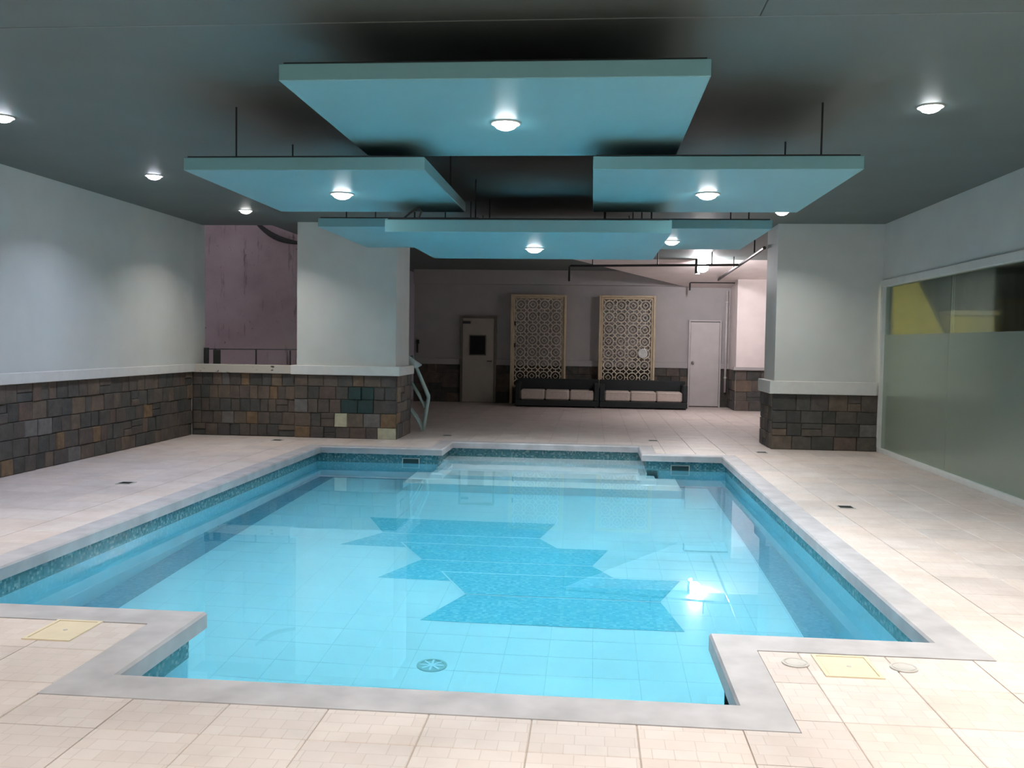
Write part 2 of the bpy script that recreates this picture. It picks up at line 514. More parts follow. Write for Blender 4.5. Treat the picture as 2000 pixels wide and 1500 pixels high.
# ------------------------------------------------------------------ left wall
wl = struct(B((XL - .25, Y0 - .2, -.1), (XL, 13.95, H + .1)).build('wall_left', 'wall'), 'white painted side wall above a stone wainscot and ledge')
B((XL, Y0, 0), (XL + .004, 13.45, .965)).build('mortar_bed', 'mortar', wl)
MB().bevbox((XL, Y0, .965), (XL + .065, 13.47, 1.085), .006).build('ledge', 'ledge', wl)
LW0 = 8.0
spec = [(13.4 - 9.05, .14, 'stone_ochre'), (13.4 - 9.45, .45, 'stone_grey'), (13.4 - 10.6, .33, 'stone_ochre'), (13.4 - 10.35, .1, 'stone_grey'),
        (13.4 - 9.5, .5, 'stone_grey'), (13.4 - 11.9, .4, 'stone_ochre'), (13.4 - 9.9, .3, 'stone_ochre')]
cladding(wl, (XL + .004, 13.44, 0), (0, -1, 0), (1, 0, 0), 13.44 - LW0, .965, special=spec, seed=3)

# parapet between left wall and column, open above
wp = struct(B((XL, 13.48, -.1), (-4.44, 13.68, .96)).build('wall_parapet', 'mortar'), 'low stone-clad parapet with a mouldy white ledge')
MB().bevbox((XL, 13.42, .96), (-4.47, 13.72, 1.085), .006).build('ledge', 'ledge_dirty', wp)
spec = [(.95, .3, 'stone_ochre'), (1.22, .7, 'stone_ochre'), (.5, .3, 'stone_grey'), (.8, .85, 'stone_ochre'), (.55, .85, 'stone_grey')]
cladding(wp, (XL + .02, 13.48, 0), (1, 0, 0), (0, -1, 0), -4.49 - XL - .02, .96, wmin=.12, wmax=.2, special=spec, seed=5)

# ------------------------------------------------------------------ columns
def column(x0, x1, y0, y1, zb, zl, label, seed, spec_f, spec_s, side, wmin, wmax):
    c = struct(B((x0, y0, -.1), (x1, y1, H + .05)).build('column', 'wall'), label)
    B((x0 - .022, y0 - .022, 0), (min(x1 + .022, XR - .003), y1 + .022, zb)).build('mortar_bed', 'mortar', c)
    xr_ = x1 + .075 if side > 0 else x1 - .06
    MB().bevbox((x0 - .075, y0 - .075, zb), (xr_, y1 + .075, zl), .006).build('ledge', 'ledge', c)
    cladding(c, (x0 - .022, y0 - .022, 0), (1, 0, 0), (0, -1, 0), min(x1 + .022, XR - .03) - x0 + .022, zb, special=spec_f, seed=seed, wmin=wmin, wmax=wmax)
    if side > 0: cladding(c, (x1 + .022, y0 - .022, 0), (0, 1, 0), (1, 0, 0), y1 - y0 + .044, zb, special=spec_s, seed=seed + 1)
    else: cladding(c, (x0 - .022, y1 + .022, 0), (0, -1, 0), (-1, 0, 0), y1 - y0 + .044, zb, special=spec_s, seed=seed + 1)
    return c
colL = column(-4.463, -2.945, 13.45, 14.43, .955, 1.095, 'wide white column with pale and dark patchwork stone base, beside the parapet', 21,
   [(.80, .30, 'stone_pale'), (1.46, .08, 'stone_pale'), (1.46, .3, 'stone_ochre'), (.08, .12, 'stone_ochre'), (.85, .5, 'stone_green'), (1.0, .5, 'stone_green'), (.85, .68, 'stone_green'), (1.1, .68, 'stone_green'), (1.0, .68, 'stone_green'), (1.25, .3, 'stone_grey'), (.1, .5, 'stone_grey')],
   [(.2, .3, 'stone_ochre')], 1, .15, .27)
colR = column(2.62, XR, 13.45, 14.25, .805, .99, 'wide white column with dark stone base, beside the glass wall', 41,
   [(1.3, .3, 'stone_grey')], [], -1, .18, .36)

# ------------------------------------------------------------------ back wall and bay
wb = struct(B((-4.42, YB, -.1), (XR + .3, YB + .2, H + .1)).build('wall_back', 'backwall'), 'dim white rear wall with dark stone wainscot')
B((-4.42, YB - .03, 0), (3.3, YB, .925)).build('mortar_bed', 'mortar', wb)
for a, b_ in ((-4.42, -3.27), (-2.36, 2.28), (3.06, 3.3)):
    MB().bevbox((a, YB - .075, .925), (b_, YB, 1.065), .005).build('ledge', 'backwall', wb)
cladding(wb, (-4.42, YB - .03, 0), (1, 0, 0), (0, -1, 0), 1.14, .925, rowh=.23, wmin=.2, wmax=.4, seed=61)
cladding(wb, (-2.36, YB - .03, 0), (1, 0, 0), (0, -1, 0), 4.64, .925, rowh=.23, wmin=.2, wmax=.4, seed=62)
struct(B((-4.42, YB - .14, 2.9), (2.27, YB, H)).build('trim_3', 'backwall'), 'shallow downstand beam along the top of the rear wall')
# pier at the right of the bay
wr2 = struct(B((3.26, 21.2, -.1), (XR + .2, YB, H + .05)).build('column', 'concrete'), 'pinkish pier in the rear right corner behind the wide column')
MB().bevbox((3.2, 21.13, .93), (XR, 21.25, 1.0), .005).build('ledge', 'backwall', wr2)
cladding(wr2, (3.26, 21.2, 0), (1, 0, 0), (0, -1, 0), .83, .93, rowh=.23, wmin=.2, wmax=.4, seed=65)
cladding(wr2, (3.26, YB - .04, 0), (0, -1, 0), (-1, 0, 0), 1.05, .93, rowh=.23, wmin=.2, wmax=.4, seed=66)
struct(B((XR, 14.2, -.1), (XR + .2, 22.4, H + .1)).build('wall_rear_right', 'concrete'), 'side wall of the rear bay behind the column')
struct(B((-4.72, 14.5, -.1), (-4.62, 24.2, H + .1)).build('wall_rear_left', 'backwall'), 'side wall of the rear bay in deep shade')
struct(B((-5.0, 24.1, -.1), (-4.0, 24.3, H + .1)).build('wall_passage', 'void'), 'end of the passage beside the rear wall, its darkness painted black')  # black colour stands in for the dark of the passage
# sloping soffit with a diagonal edge
sl = MB(); zlow = 2.87
lo_ = [(-.5, 19.1, H), (2.27, YB - .002, zlow), (XR, YB - .002, zlow), (XR, 19.1, H)]
sl.v = lo_ + [(x, y, H + .05) for x, y, z in lo_]
sl.f = [(0, 1, 2, 3), (4, 5, 6, 7), (0, 1, 5, 4), (1, 2, 6, 5), (2, 3, 7, 6), (3, 0, 4, 7)]
struct(sl.build('trim_4', 'concrete'), 'light sloping concrete soffit with a diagonal edge above the rear wall')

# ------------------------------------------------------------------ outside beyond the parapet
struct(B((-9.5, 15.4, -1.0), (-4.73, 15.6, 6.5)).build('wall_outside', 'dirty'), 'stained pinkish concrete wall outside, beyond the parapet')
struct(B((-9.5, 13.95, -1.1), (-4.4, 15.6, -.9)).build('floor_outside', 'dirty'), 'rough ground in the gap outside the parapet')
pts = []
for i in range(15):
    t = i / 14
    x = -5.78 + t * 1.1
    z = 3.46 - .40 * (1 - (1 - t) ** 2) - .03 * math.sin(t * 6)
    pts.append((x, 15.28 - .02 * math.sin(t * 5), z))
tag(MB().tube(pts, [.03 + .02 * math.sin(math.pi * min(1, i / 9)) for i in range(15)], 8).build('hanging_cable', 'dark', smooth=True),
    'thick dark cable sagging across the stained wall beyond the parapet', 'cable')
rail = thing('railing', 'thin dark metal railing behind the mouldy parapet ledge', 'railing', (-5.3, 13.9, 1.0))
def rt(pts, r, n): MB().tube(pts, r, 6).build(n, 'dark', rail)
rt([(-6.1, 13.9, 1.31), (-4.5, 13.9, 1.325)], .008, 'top_rail')
for x in (-6.08, -5.93, -5.27, -4.72): rt([(x, 13.9, .55), (x, 13.9, 1.31)], .013, 'post')
B((-6.11, 13.885, .9), (-6.04, 13.915, 1.33)).build('end_plate', 'dark', rail)
B((-5.96, 13.885, .9), (-5.84, 13.89, 1.30)).build('end_plate', 'dark', rail)
rt([(-6.1, 13.9, .80), (-4.5, 13.9, .80)], .01, 'bottom_rail')

# ------------------------------------------------------------------ right wall with glazing
wr = struct(B((XR, Y0 - .2, 2.44), (XR + .2, 13.5, H + .1)).build('wall_right', 'wall'), 'white wall band above the long glass front')
wn = bpy.data.objects.new('window_1', None); COL.objects.link(wn); struct(wn, 'long tinted glass wall with white head rail on the right side')
MB().bevbox((XR - .03, Y0, 2.35), (XR + .1, 13.44, 2.445), .004).build('head_rail', 'trimw', wn)
MB().bevbox((XR - .03, Y0, 0), (XR + .1, 13.44, .062), .004).build('sill', 'trimw', wn)
MB().bevbox((XR - .035, 13.36, .06), (XR + .1, 13.43, 2.36), .004).build('jamb', 'trimw', wn)
yy = 13.36
while yy > Y0:
    y2 = max(yy - 2.35, Y0)
    B((XR + .02, y2 + .004, .06), (XR + .03, yy - .004, 2.36)).build('pane', 'glass', wn)
    B((XR + .016, y2 + .004, .06), (XR + .018, yy - .004, 1.67)).build('frosted_film', 'film', wn)
    yy = y2
# the room behind the glass
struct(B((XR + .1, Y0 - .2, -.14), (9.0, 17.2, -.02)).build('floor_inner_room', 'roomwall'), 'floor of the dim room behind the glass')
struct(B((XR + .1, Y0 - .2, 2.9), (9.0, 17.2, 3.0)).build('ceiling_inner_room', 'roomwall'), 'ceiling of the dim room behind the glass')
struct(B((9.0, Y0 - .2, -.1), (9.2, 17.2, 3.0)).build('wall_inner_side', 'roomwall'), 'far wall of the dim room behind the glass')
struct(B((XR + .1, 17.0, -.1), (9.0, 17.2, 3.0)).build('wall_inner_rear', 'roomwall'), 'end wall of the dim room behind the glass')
struct(B((XR + .2, 16.05, -.02), (5.47, 17.0, 2.9)).build('wall_inner_yellow', 'yellow'), 'yellow wall seen through the glass')
st = thing('stair_flank', 'yellow sloping stair flank seen through the upper glass', 'staircase', (5.7, 16, 0))
mb = MB(); pr = [(5.47, 2.62), (5.52, 2.62), (5.98, 1.72), (5.98, -.02), (5.47, -.02)]
mb.v = [(x, 16.1, z) for x, z in pr] + [(x, 16.7, z) for x, z in pr]
k = len(pr); mb.f = [tuple(range(k)), tuple(range(2*k-1, k-1, -1))] + [(i, (i+1) % k, k + (i+1) % k, k + i) for i in range(k)]
mb.build('flank_wall', 'yellow', st)
MB().tube([(5.5, 16.08, 2.62), (5.99, 16.08, 1.68)], .025, 8).build('handrail', 'dark', st)
cb = thing('yellow_counter', 'long yellow boxed counter front seen through the glass', 'counter', (6.4, 16, 0))
MB().bevbox((6.04, 16.05, -.02), (6.75, 16.6, 2.06), .02).build('counter_body', 'yellow', cb)
MB().bevbox((6.04, 16.0, 2.06), (6.8, 16.65, 2.14), .015).build('counter_top', 'creamw', cb)
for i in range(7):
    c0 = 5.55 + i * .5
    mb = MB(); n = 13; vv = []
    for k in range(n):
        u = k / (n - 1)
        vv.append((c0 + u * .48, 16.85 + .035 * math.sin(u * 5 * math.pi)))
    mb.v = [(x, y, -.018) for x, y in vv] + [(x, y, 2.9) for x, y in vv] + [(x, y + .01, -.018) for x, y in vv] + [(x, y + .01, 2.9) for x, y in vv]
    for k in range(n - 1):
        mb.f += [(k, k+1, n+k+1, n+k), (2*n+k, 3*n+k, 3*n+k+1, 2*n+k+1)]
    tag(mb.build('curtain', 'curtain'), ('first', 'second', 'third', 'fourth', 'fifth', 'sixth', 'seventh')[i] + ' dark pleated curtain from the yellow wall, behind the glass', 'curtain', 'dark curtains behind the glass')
rl = thing('added_room_lamp', 'added warm ceiling lamp in the room behind the glass', 'lamp', (5.3, 14.3, 2.9))  # invented lamp, added to light the yellow wall
MB().lathe([(.11, -.03), (.13, -.02), (.13, 0)], 24, (5.3, 14.3, 2.9)).build('housing', 'trimw', rl)
MB().lathe([(.10, -.045), (.105, -.03)], 24, (5.3, 14.3, 2.9)).build('lens', 'lens_room', rl)

# front wall, behind the camera
struct(B((XL - .3, Y0 - .4, -.1), (XR + .3, Y0 - .2, H + .1)).build('wall_front', 'wall'), 'white wall behind the viewer')

# ------------------------------------------------------------------ pool
pool = thing('swimming_pool', 'cross-shaped indoor swimming pool with grey coping and turquoise tiles', 'pool', (-1.0, 8.5, 0))
# shell below deck
ol = outline(WA); n = len(ol)
for i in range(n):
    a, b_ = Vector((*ol[i], 0)), Vector((*ol[(i + 1) % n], 0))
    t = (b_ - a).normalized(); nrm = Vector((t.y, -t.x, 0))      # outward for ccw outline
    q = [a, b_, b_ + nrm * .15, a + nrm * .15]
    tn = (Vector((*ol[(i + 2) % n], 0)) - b_).normalized()
    e0 = a; e1 = b_ - t * .003 if t.cross(tn).z < 0 else b_
    mb = MB()
    P0 = [(e0.x, e0.y), (e1.x, e1.y), (e1.x + nrm.x * .15, e1.y + nrm.y * .15), (e0.x + nrm.x * .15, e0.y + nrm.y * .15)]
    mb.prism(P0, ZF - .15, -.27)
    mb.build('pool_wall', 'pwall', pool)
    e = nrm * -.006
    Pb = [(e0.x + e.x, e0.y + e.y), (e1.x + e.x, e1.y + e.y), (e1.x + nrm.x * .15, e1.y + nrm.y * .15), (e0.x + nrm.x * .15, e0.y + nrm.y * .15)]
    MB().prism(Pb, -.27, -.088).build('waterline_mosaic', 'band', pool)
# coping, mitred at each corner
oi_, oo_ = outline(IN), outline(OUT)
for i in range(n):
    j = (i + 1) % n
    a, b_, c, d = Vector(oi_[i]), Vector(oi_[j]), Vector(oo_[j]), Vector(oo_[i])
    mb = MB(); r = .012
    def lerp(p, q, dist): return p + (q - p).normalized() * dist * 1.3
    ai, bi = lerp(a, d, r), lerp(b_, c, r)
    v = [(*a, -.088), (*b_, -.088), (*b_, -r), (*a, -r), (*ai, .002), (*bi, .002), (*c, .002), (*d, .002), (*c, -.088), (*d, -.088)]
    mb.v = v
    mb.f = [(0, 1, 2, 3), (3, 2, 5, 4), (4, 5, 6, 7), (7, 6, 8, 9), (9, 8, 1, 0), (0, 3, 4, 7, 9), (1, 8, 6, 5, 2)]
    mb.build('coping', 'coping', pool)
# floor base
fb = MB()
for r in rects(WA, .1): fb.box((r[0], r[1], ZF - .2), (r[2], r[3], ZF - .003))
pf = fb.build('pool_floor', 'pgrout', pool)
# light tiles, dark border along the sides
bx0, bx1, by1 = -3.54, 1.56, 12.24
PT = .30; jx, jy = .036, 5.5
pt = []
for i in range(-14, 8):
    for j in range(-7, 25):
        x0, y0 = jx + i * PT, jy + j * PT
        r = (max(x0, bx0), max(y0, WA['nf']), min(x0 + PT, bx1), min(y0 + PT, by1))
        if r[2] - r[0] < .02 or r[3] - r[1] < .02: continue
        cx, cy = (r[0] + r[2]) / 2, (r[1] + r[3]) / 2
        if cy < WA['yf'] and not (WA['nl'] < cx < WA['nr']): continue
        if r[1] < WA['yf'] and r[3] > WA['yf'] and not (WA['nl'] < cx < WA['nr']): r = (r[0], WA['yf'], r[2], r[3])
        vis = cy > 5.0
        pt.append((0 if vis else 1, cy, r))
pt.sort(key=lambda t: (t[0], t[1]))
pm = {}; prest = MB()
for k, (v, d, r) in enumerate(pt):
    g = .0014
    if k < 300:
        key = (round(r[2] - r[0], 3), round(r[3] - r[1], 3))
        if key not in pm:
            hx, hy = key[0] / 2 - g, key[1] / 2 - g
            pm[key] = MB().bevbox((-hx, -hy, -.006), (hx, hy, 0), .001).mesh('tile', 'ptile')
        o = bpy.data.objects.new('tile', pm[key]); COL.objects.link(o); o.parent = pf
        o.location = ((r[0] + r[2]) / 2, (r[1] + r[3]) / 2, ZF)
    else:
        prest.box((r[0] + g, r[1] + g, ZF - .012), (r[2] - g, r[3] - g, ZF))
o = prest.build('tile_field', 'ptile', pf); o['kind'] = 'stuff'
for x0, x1 in ((WA['xl'], bx0), (bx1, WA['xr'])):
    B((x0 - .01, WA['yf'] - .01, ZF - .012), (x1 - .002, WA['yb'], ZF + .001)).build('border_mosaic', 'border', pf)
B((bx0, by1, ZF - .012), (bx1, WA['yb'] + .01, ZF + .001)).build('border_mosaic', 'border', pf)
# hourglass mosaics
hg = [((9.825, -2.42, -.37), (9.155, -2.125, -.50), (8.62, -2.42, -.22)),
      ((8.79, -1.84, .184), (8.225, -1.54, .032), (7.615, -1.805, .37)),
      ((7.86, -1.28, .784), (7.285, -1.0, .577), (6.65, -1.25, .705))]
for k, (t_, w_, b_) in enumerate(hg):
    z = ZF + .003 + k * .003
    MB().prism([(w_[1], w_[0] + .012), (w_[2], w_[0] + .012), (t_[2], t_[0]), (t_[1], t_[0])], z - .004, z).build('floor_mosaic', 'mosaic', pf)
    MB().prism([(b_[1], b_[0]), (b_[2], b_[0]), (w_[2], w_[0] - .012), (w_[1], w_[0] - .012)], z - .004, z).build('floor_mosaic', 'mosaic', pf)
    if k:   # pale joint along the top edge where it laps the mosaic behind
        MB().prism([(t_[1], t_[0]), (t_[2] - .56, t_[0]), (t_[2] - .56, t_[0] + .018), (t_[1] - .02, t_[0] + .018)], z - .004, z - .0005).build('pale_joint', 'ptile', pf)
        MB().prism([(t_[1] - .022, t_[0] + .018), (w_[1] - .022, w_[0]), (w_[1], w_[0]), (t_[1], t_[0])], z - .004, z - .0005).build('pale_joint', 'ptile', pf)
# steps at the far end
B((WA['bl'] - .01, 12.86, ZF - .02), (WA['br'] + .01, WA['bb'] + .01, -.245)).build('step', 'steptile', pool)
B((WA['bl'] - .0, 12.33, ZF - .02), (WA['br'], 12.86, -.49)).build('step', 'steptile', pool)
B((-2.13, 11.90, ZF - .02), (.85, 12.33, -.67)).build('step', 'steptile', pool)
s4 = MB().box((-2.40, 11.46, ZF - .02), (1.14, 11.90, -.95)).box((-2.40, 11.90, ZF - .02), (-2.13, WA['yb'], -.95)).box((.85, 11.90, ZF - .02), (1.14, WA['yb'], -.95))
s4.build('step', 'steptile', pool)
# main drain
dr = MB().lathe([(.100, 0), (.100, .012), (.088, .016), (.080, .016), (.080, .004)], 32, (-1.02, 5.857, ZF)).build('main_drain', 'pdrain', pool)
for i in range(8):
    a = i * math.pi / 4
    B((-.008, .02, 0), (.008, .082, .014)).xf(Matrix.Translation((-1.02, 5.857, ZF)) @ Matrix.Rotation(a, 4, 'Z')).build('grate_bar', 'ptile', dr)
MB().lathe([(.024, .0), (.024, .016)], 16, (-1.02, 5.857, ZF)).build('grate_hub', 'ptile', dr)
# skimmer mouths
for x0, x1 in ((-2.60, -2.38), (1.09, 1.32)):
    sk = B((x0, WA['yb'] - .012, -.218), (x1, WA['yb'], -.150)).build('skimmer_mouth', 'slot', pool)
    mb = MB().box((x0 - .012, WA['yb'] - .016, -.150), (x1 + .012, WA['yb'], -.140)).box((x0 - .012, WA['yb'] - .016, -.218), (x0, WA['yb'], -.15)).box((x1, WA['yb'] - .016, -.218), (x1 + .012, WA['yb'], -.15))
    mb.build('frame', 'grey', sk)

# water body
wt = MB().prism([(x, y) for x, y in outline({k: v + (.03 if k in ('xr', 'nr', 'yb', 'br', 'bb') else -.03) for k, v in WA.items()})], ZF - .05, WL)
water = wt.build('pool_water', 'water')
tag(water, 'clear still turquoise water filling the pool', 'water', kind='stuff')

# ------------------------------------------------------------------ deck fittings
def lid(x0, y0, x1, y1, label):
    t = thing('skimmer_lid', label, 'lid', ((x0+x1)/2, (y0+y1)/2, 0), 'cream skimmer lids')
    f = MB()
    for a, b_ in (((x0, y0), (x1, y0 + .018)), ((x0, y1 - .018), (x1, y1)), ((x0, y0 + .018), (x0 + .018, y1 - .018)), ((x1 - .018, y0 + .018), (x1, y1 - .018))):
        f.box((*a, -.004), (*b_, .006))
    f.build('frame', 'cream', t)
    MB().bevbox((x0 + .021, y0 + .021, -.004), (x1 - .021, y1 - .021, .004), .002).build('cover', 'cream', t)
    MB().lathe([(.011, .0), (.011, .0055)], 14, ((x0+x1)/2 + .01, (y0+y1)/2, 0)).build('finger_hole', 'grey', t)
lid(-2.755, 4.16, -2.51, 4.472, 'cream square skimmer lid on the deck by the left end of the pool')
lid(1.075, 4.155, 1.335, 4.445, 'cream square skimmer lid on the deck by the right end of the pool')
for x, lab in ((.975, 'round pale grey valve cover nearest the pool corner'), (1.467, 'round pale grey valve cover beside the right cream lid')):
    t = thing('valve_cover', lab, 'cover', (x, 4.315, 0), 'round valve covers')
    MB().lathe([(.062, 0), (.062, .006), (.054, .008), (.05, .004)], 28, (x, 4.315, 0)).build('rim', 'grey', t)
    MB().lathe([(.047, .0045), (.047, .0065)], 28, (x, 4.315, 0)).build('disc', 'grey', t)
dl = [(-4.69, 8.80, 'on the left deck halfway along the stone wall'), (-4.585, 12.95, 'in front of the parapet'), (-2.265, 14.18, 'on the deck just right of the patchwork stone column'),
      (.95, 14.16, 'behind the pool steps near the right corner'), (2.375, 12.94, 'in front of the dark stone column'), (2.367, 8.655, 'on the right deck halfway along the glass')]
for x, y, l in dl:
    t = thing('floor_drain', 'small dark floor drain ' + l, 'drain', (x, y, 0), 'small floor drains')
    f = MB()
    for a, b_ in (((-.075, -.075), (.075, -.062)), ((-.075, .062), (.075, .075)), ((-.075, -.062), (-.062, .062)), ((.062, -.062), (.075, .062))):
        f.box((x + a[0], y + a[1], 0), (x + b_[0], y + b_[1], .006))
    f.build('frame', 'grey', t)
    g = MB().box((x - .062, y - .062, .0), (x + .062, y + .062, .002))
    for k in range(5): g.box((x - .062, y - .055 + k * .025, .002), (x + .062, y - .045 + k * .025, .005))
    g.build('grate', 'dark', t)

# ------------------------------------------------------------------ lamps
LAMP = {'lens': (.93, .97, 1.0), 'lens_blue': (.72, .78, 1.0), 'lens_warm': (1.0, .93, .86)}
def downlight_parts(parent, x, y, z, mat, watt, r=.076):
    MB().lathe([(r + .002, -.002), (r + .014, -.010), (r + .020, -.004), (r + .020, .0), (r + .002, .0)], 40, (x, y, z), closed=True).build('trim_ring', 'trimw', parent, True)
    MB().lathe([(.004, -.046), (r * .4, -.043), (r * .75, -.032), (r * .95, -.016), (r, .0)], 40, (x, y, z)).build('lens', mat, parent, True)
    l = bpy.data.lights.new('lamp_light', 'AREA'); l.shape = 'DISK'; l.size = 2 * r; l.energy = watt
    l.color = LAMP[mat]; l.spread = SPREAD
    o = bpy.data.objects.new('lamp_light', l); COL.objects.link(o); o.parent = parent
    o.matrix_parent_inverse = Matrix.Translation(parent.location).inverted()
    o.location = (x, y, z - .05)
cl = [(-4.79, 7.056, 'lens_blue', 'round ceiling downlight at the left edge of the view'),
      (-4.81, 9.647, 'lens_blue', 'bluish round ceiling downlight above the left deck'),
      (-4.80, 12.257, 'lens_warm', 'warm round ceiling downlight nearest the parapet'),
      (2.41, 6.949, 'lens', 'round ceiling downlight alone on the right ceiling'),
      (2.43, 12.277, 'lens_warm', 'round ceiling downlight just in front of the dark stone column'),
      (-4.80, 4.4, 'lens_warm', 'round ceiling downlight behind the view on the left, nearer the pool'),
      (2.42, 4.4, 'lens_warm', 'round ceiling downlight behind the view on the right, nearer the pool'),
      (-4.80, 1.75, 'lens_warm', 'round ceiling downlight behind the view on the left, farther from the pool'),
      (2.42, 1.75, 'lens_warm', 'round ceiling downlight behind the view on the right, farther from the pool'),
      (-.57, .9, 'lens_warm', 'added round ceiling downlight, unseen overhead between the two rows'),  # unseen lamp, added to brighten the near deck
      (-.57, -.5, 'lens_warm', 'added round ceiling downlight, unseen overhead at the wall behind the viewer'),  # also added, more light for the foreground deck
      ]
for x, y, mt, lab in cl:
    t = thing('downlight', lab, 'downlight', (x, y, H), 'round ceiling downlights')
    downlight_parts(t, x, y, H, mt, (W_NEAR * (.72 if x < -2 else 1.0)) if y < 5 else W_DOWN)

def panel(x0, x1, y0, y1, z, th, label, lamp, mat='lens', rod=.62):
    cx, cy = (x0 + x1) / 2, (y0 + y1) / 2
    t = thing('ceiling_panel', label, 'ceiling panel', (cx, cy, z), 'hanging ceiling panels')
    MB().bevbox((x0, y0, z), (x1, y1, z + th), .004).build('board', 'panel', t)
    B((x0 + .02, y0 + .02, z + th), (x1 - .02, y1 - .02, z + th + .012)).build('added_top_sheet', 'blocker', t)  # unseen dark sheet, added to darken the ceiling above the panel
    for rx in (x0 + .13, x1 - .13):
        for ry in (y0 + rod, y1 - .07):
            MB().tube([(rx, ry, z + th - .01), (rx, ry, H + .02)], .0075, 8).build('hanger_rod', 'dark', t)
    if lamp: downlight_parts(t, lamp[0], lamp[1], z, mat, W_PANEL)
    return t
panel(-1.69, .572, 4.772, 6.73, 2.853, .09, 'largest and nearest hanging ceiling panel with one central downlight', (-.57, 5.724), rod=1.3)
panel(-2.875, -1.17, 6.20, 8.20, 2.652, .09, 'hanging ceiling panel on the left, just behind the nearest panel', (-2.022, 7.19))
panel(-.024, 1.745, 6.20, 8.17, 2.652, .09, 'hanging ceiling panel on the right, just behind the nearest panel', (.856, 7.18))
panel(-1.767, .624, 7.60, 10.0, 2.40, .105, 'lowest hanging ceiling panel in the middle with bright front edge', (-.585, 8.86))
panel(-2.86, -1.17, 9.27, 11.3, 2.65, .09, 'far hanging ceiling panel in front of the patchwork stone column', None)
panel(-.024, 1.75, 9.30, 11.3, 2.65, .09, 'far hanging ceiling panel beside the glaring rear lamp', (.857, 10.42))
panel(-1.69, .59, 10.8, 12.75, 2.853, .09, 'farthest hanging ceiling panel, mostly hidden behind the lowest one', (-.57, 11.7))
tag(MB().tube([(-1.66, 7.70, 2.50), (-1.60, 7.70, 2.55), (-1.54, 7.70, 2.60), (-1.49, 7.70, 2.615), (-1.475, 7.7, 2.59), (-1.49, 7.70, 2.55), (-1.50, 7.70, 2.502)], .008, 6).build('loose_cable', 'dark', smooth=True),
    'small loop of black cable lying on the lowest hanging panel', 'cable')

# rear ceiling lamp
rl = thing('ceiling_lamp', 'glaring bare lamp on the ceiling of the rear bay beside the pipes', 'lamp', (2.195, 19.0, H))
MB().lathe([(.07, -.05), (.085, -.03), (.085, 0)], 24, (2.195, 18.95, H)).build('base', 'trimw', rl)
MB().lathe([(.005, -.27), (.06, -.258), (.105, -.22), (.12, -.165), (.10, -.10), (.06, -.05)], 24, (2.195, 18.95, H)).build('globe', 'lens_back', rl, True)
sh = MB(); a0, a1, ns = math.radians(105), math.radians(222), 14  # shield added to keep the lamp off the left of the bay
for k in range(ns + 1):
    a = a0 + (a1 - a0) * k / ns
    for rr in (.15, .155):
        for zz in (-.30, 0): sh.v.append((2.195 + rr * math.cos(a), 18.95 + rr * math.sin(a), H + zz))
for k in range(ns):
    p, q = 4 * k, 4 * k + 4
    sh.f += [(p, p+1, q+1, q), (p+2, q+2, q+3, p+3), (p, q, q+2, p+2), (p+1, p+3, q+3, q+1)]
sh.f += [(0, 2, 3, 1), (4*ns, 4*ns+1, 4*ns+3, 4*ns+2)]
sh.build('added_side_shade', 'dark', rl)

# ------------------------------------------------------------------ pipes in the rear bay
t = thing('sprinkler_pipework', 'dark sprinkler pipes hung below the rear bay ceiling beside the glaring lamp', 'pipe', (2.0, 18, 3.0))
MB().tube([(-.49, 17.95, 2.70), (-.49, 17.95, 2.985), (-.47, 17.95, 3.0), (2.70, 17.45, 3.0)], .022, 8).build('cross_pipe', 'pipe', t)
for x in (-.04, 1.2, 2.2): MB().tube([(x, 17.95 - (x + .49) * .157, 3.0), (x, 17.95 - (x + .49) * .157, H)], .012, 6).build('hanger', 'pipe', t)
MB().tube([(2.60, 14.4, 3.0), (2.845, 21.62, 3.0)], .028, 8).build('main_pipe', 'pipe', t)
for y in (15.5, 18.4): MB().tube([(2.6 + (y - 14.4) * .0336, y, 3.0), (2.6 + (y - 14.4) * .0336, y, H)], .012, 6).build('hanger', 'pipe', t)
MB().tube([(2.22, 21.6, 2.76), (2.22, 21.6, 2.93), (2.24, 21.6, 2.95), (3.25, 21.6, 2.95)], .02, 8).build('branch_pipe', 'pipe', t)
MB().tube([(2.845, 21.6, 2.95), (2.845, 21.6, 3.0)], .02, 8).build('fitting', 'pipe', t)
t = thing('down_pipe', 'pale vertical pipe on the rear wall beside the white door', 'pipe', (3.17, 22.2, .4))
MB().tube([(3.17, 22.22, .36), (3.17, 22.22, 2.8)], .03, 10).build('pipe_run', 'whitepipe', t, True)
for z in (.7, 1.7, 2.5): MB().tube([(3.17, 22.22, z), (3.17, 22.22, z + .04)], .037, 10).build('clip', 'whitepipe', t)

# ------------------------------------------------------------------ doors
d1 = bpy.data.objects.new('door_1', None); COL.objects.link(d1); d1.location = (-2.8, YB - .05, 0); struct(d1, 'beige metal door with a dark square window')
def bb(a, b_, n, m, p, r=.004): return MB().bevbox(a, b_, r).build(n, m, p)
for a, b_ in (((-3.25, 0), (-3.20, 2.12)), ((-2.41, 0), (-2.36, 2.12)), ((-3.20, 2.07), (-2.41, 2.12))):
    bb((a[0], YB - .11, a[1]), (b_[0], YB - .0, b_[1]), 'frame', 'dframe', d1)
lf = bb((-3.195, YB - .09, .01), (-2.415, YB - .045, 2.065), 'leaf', 'doorA', d1)
bb((-3.035, YB - .1, 1.155), (-2.61, YB - .088, 1.66), 'window_frame', 'dframe', lf)
bb((-3.01, YB - .104, 1.18), (-2.635, YB - .098, 1.635), 'pane', 'void', lf, .001)
MB().tube([(-2.47, YB - .09, 1.02), (-2.47, YB - .15, 1.02), (-2.58, YB - .15, 1.02)], .012, 6).build('handle', 'dark', lf)
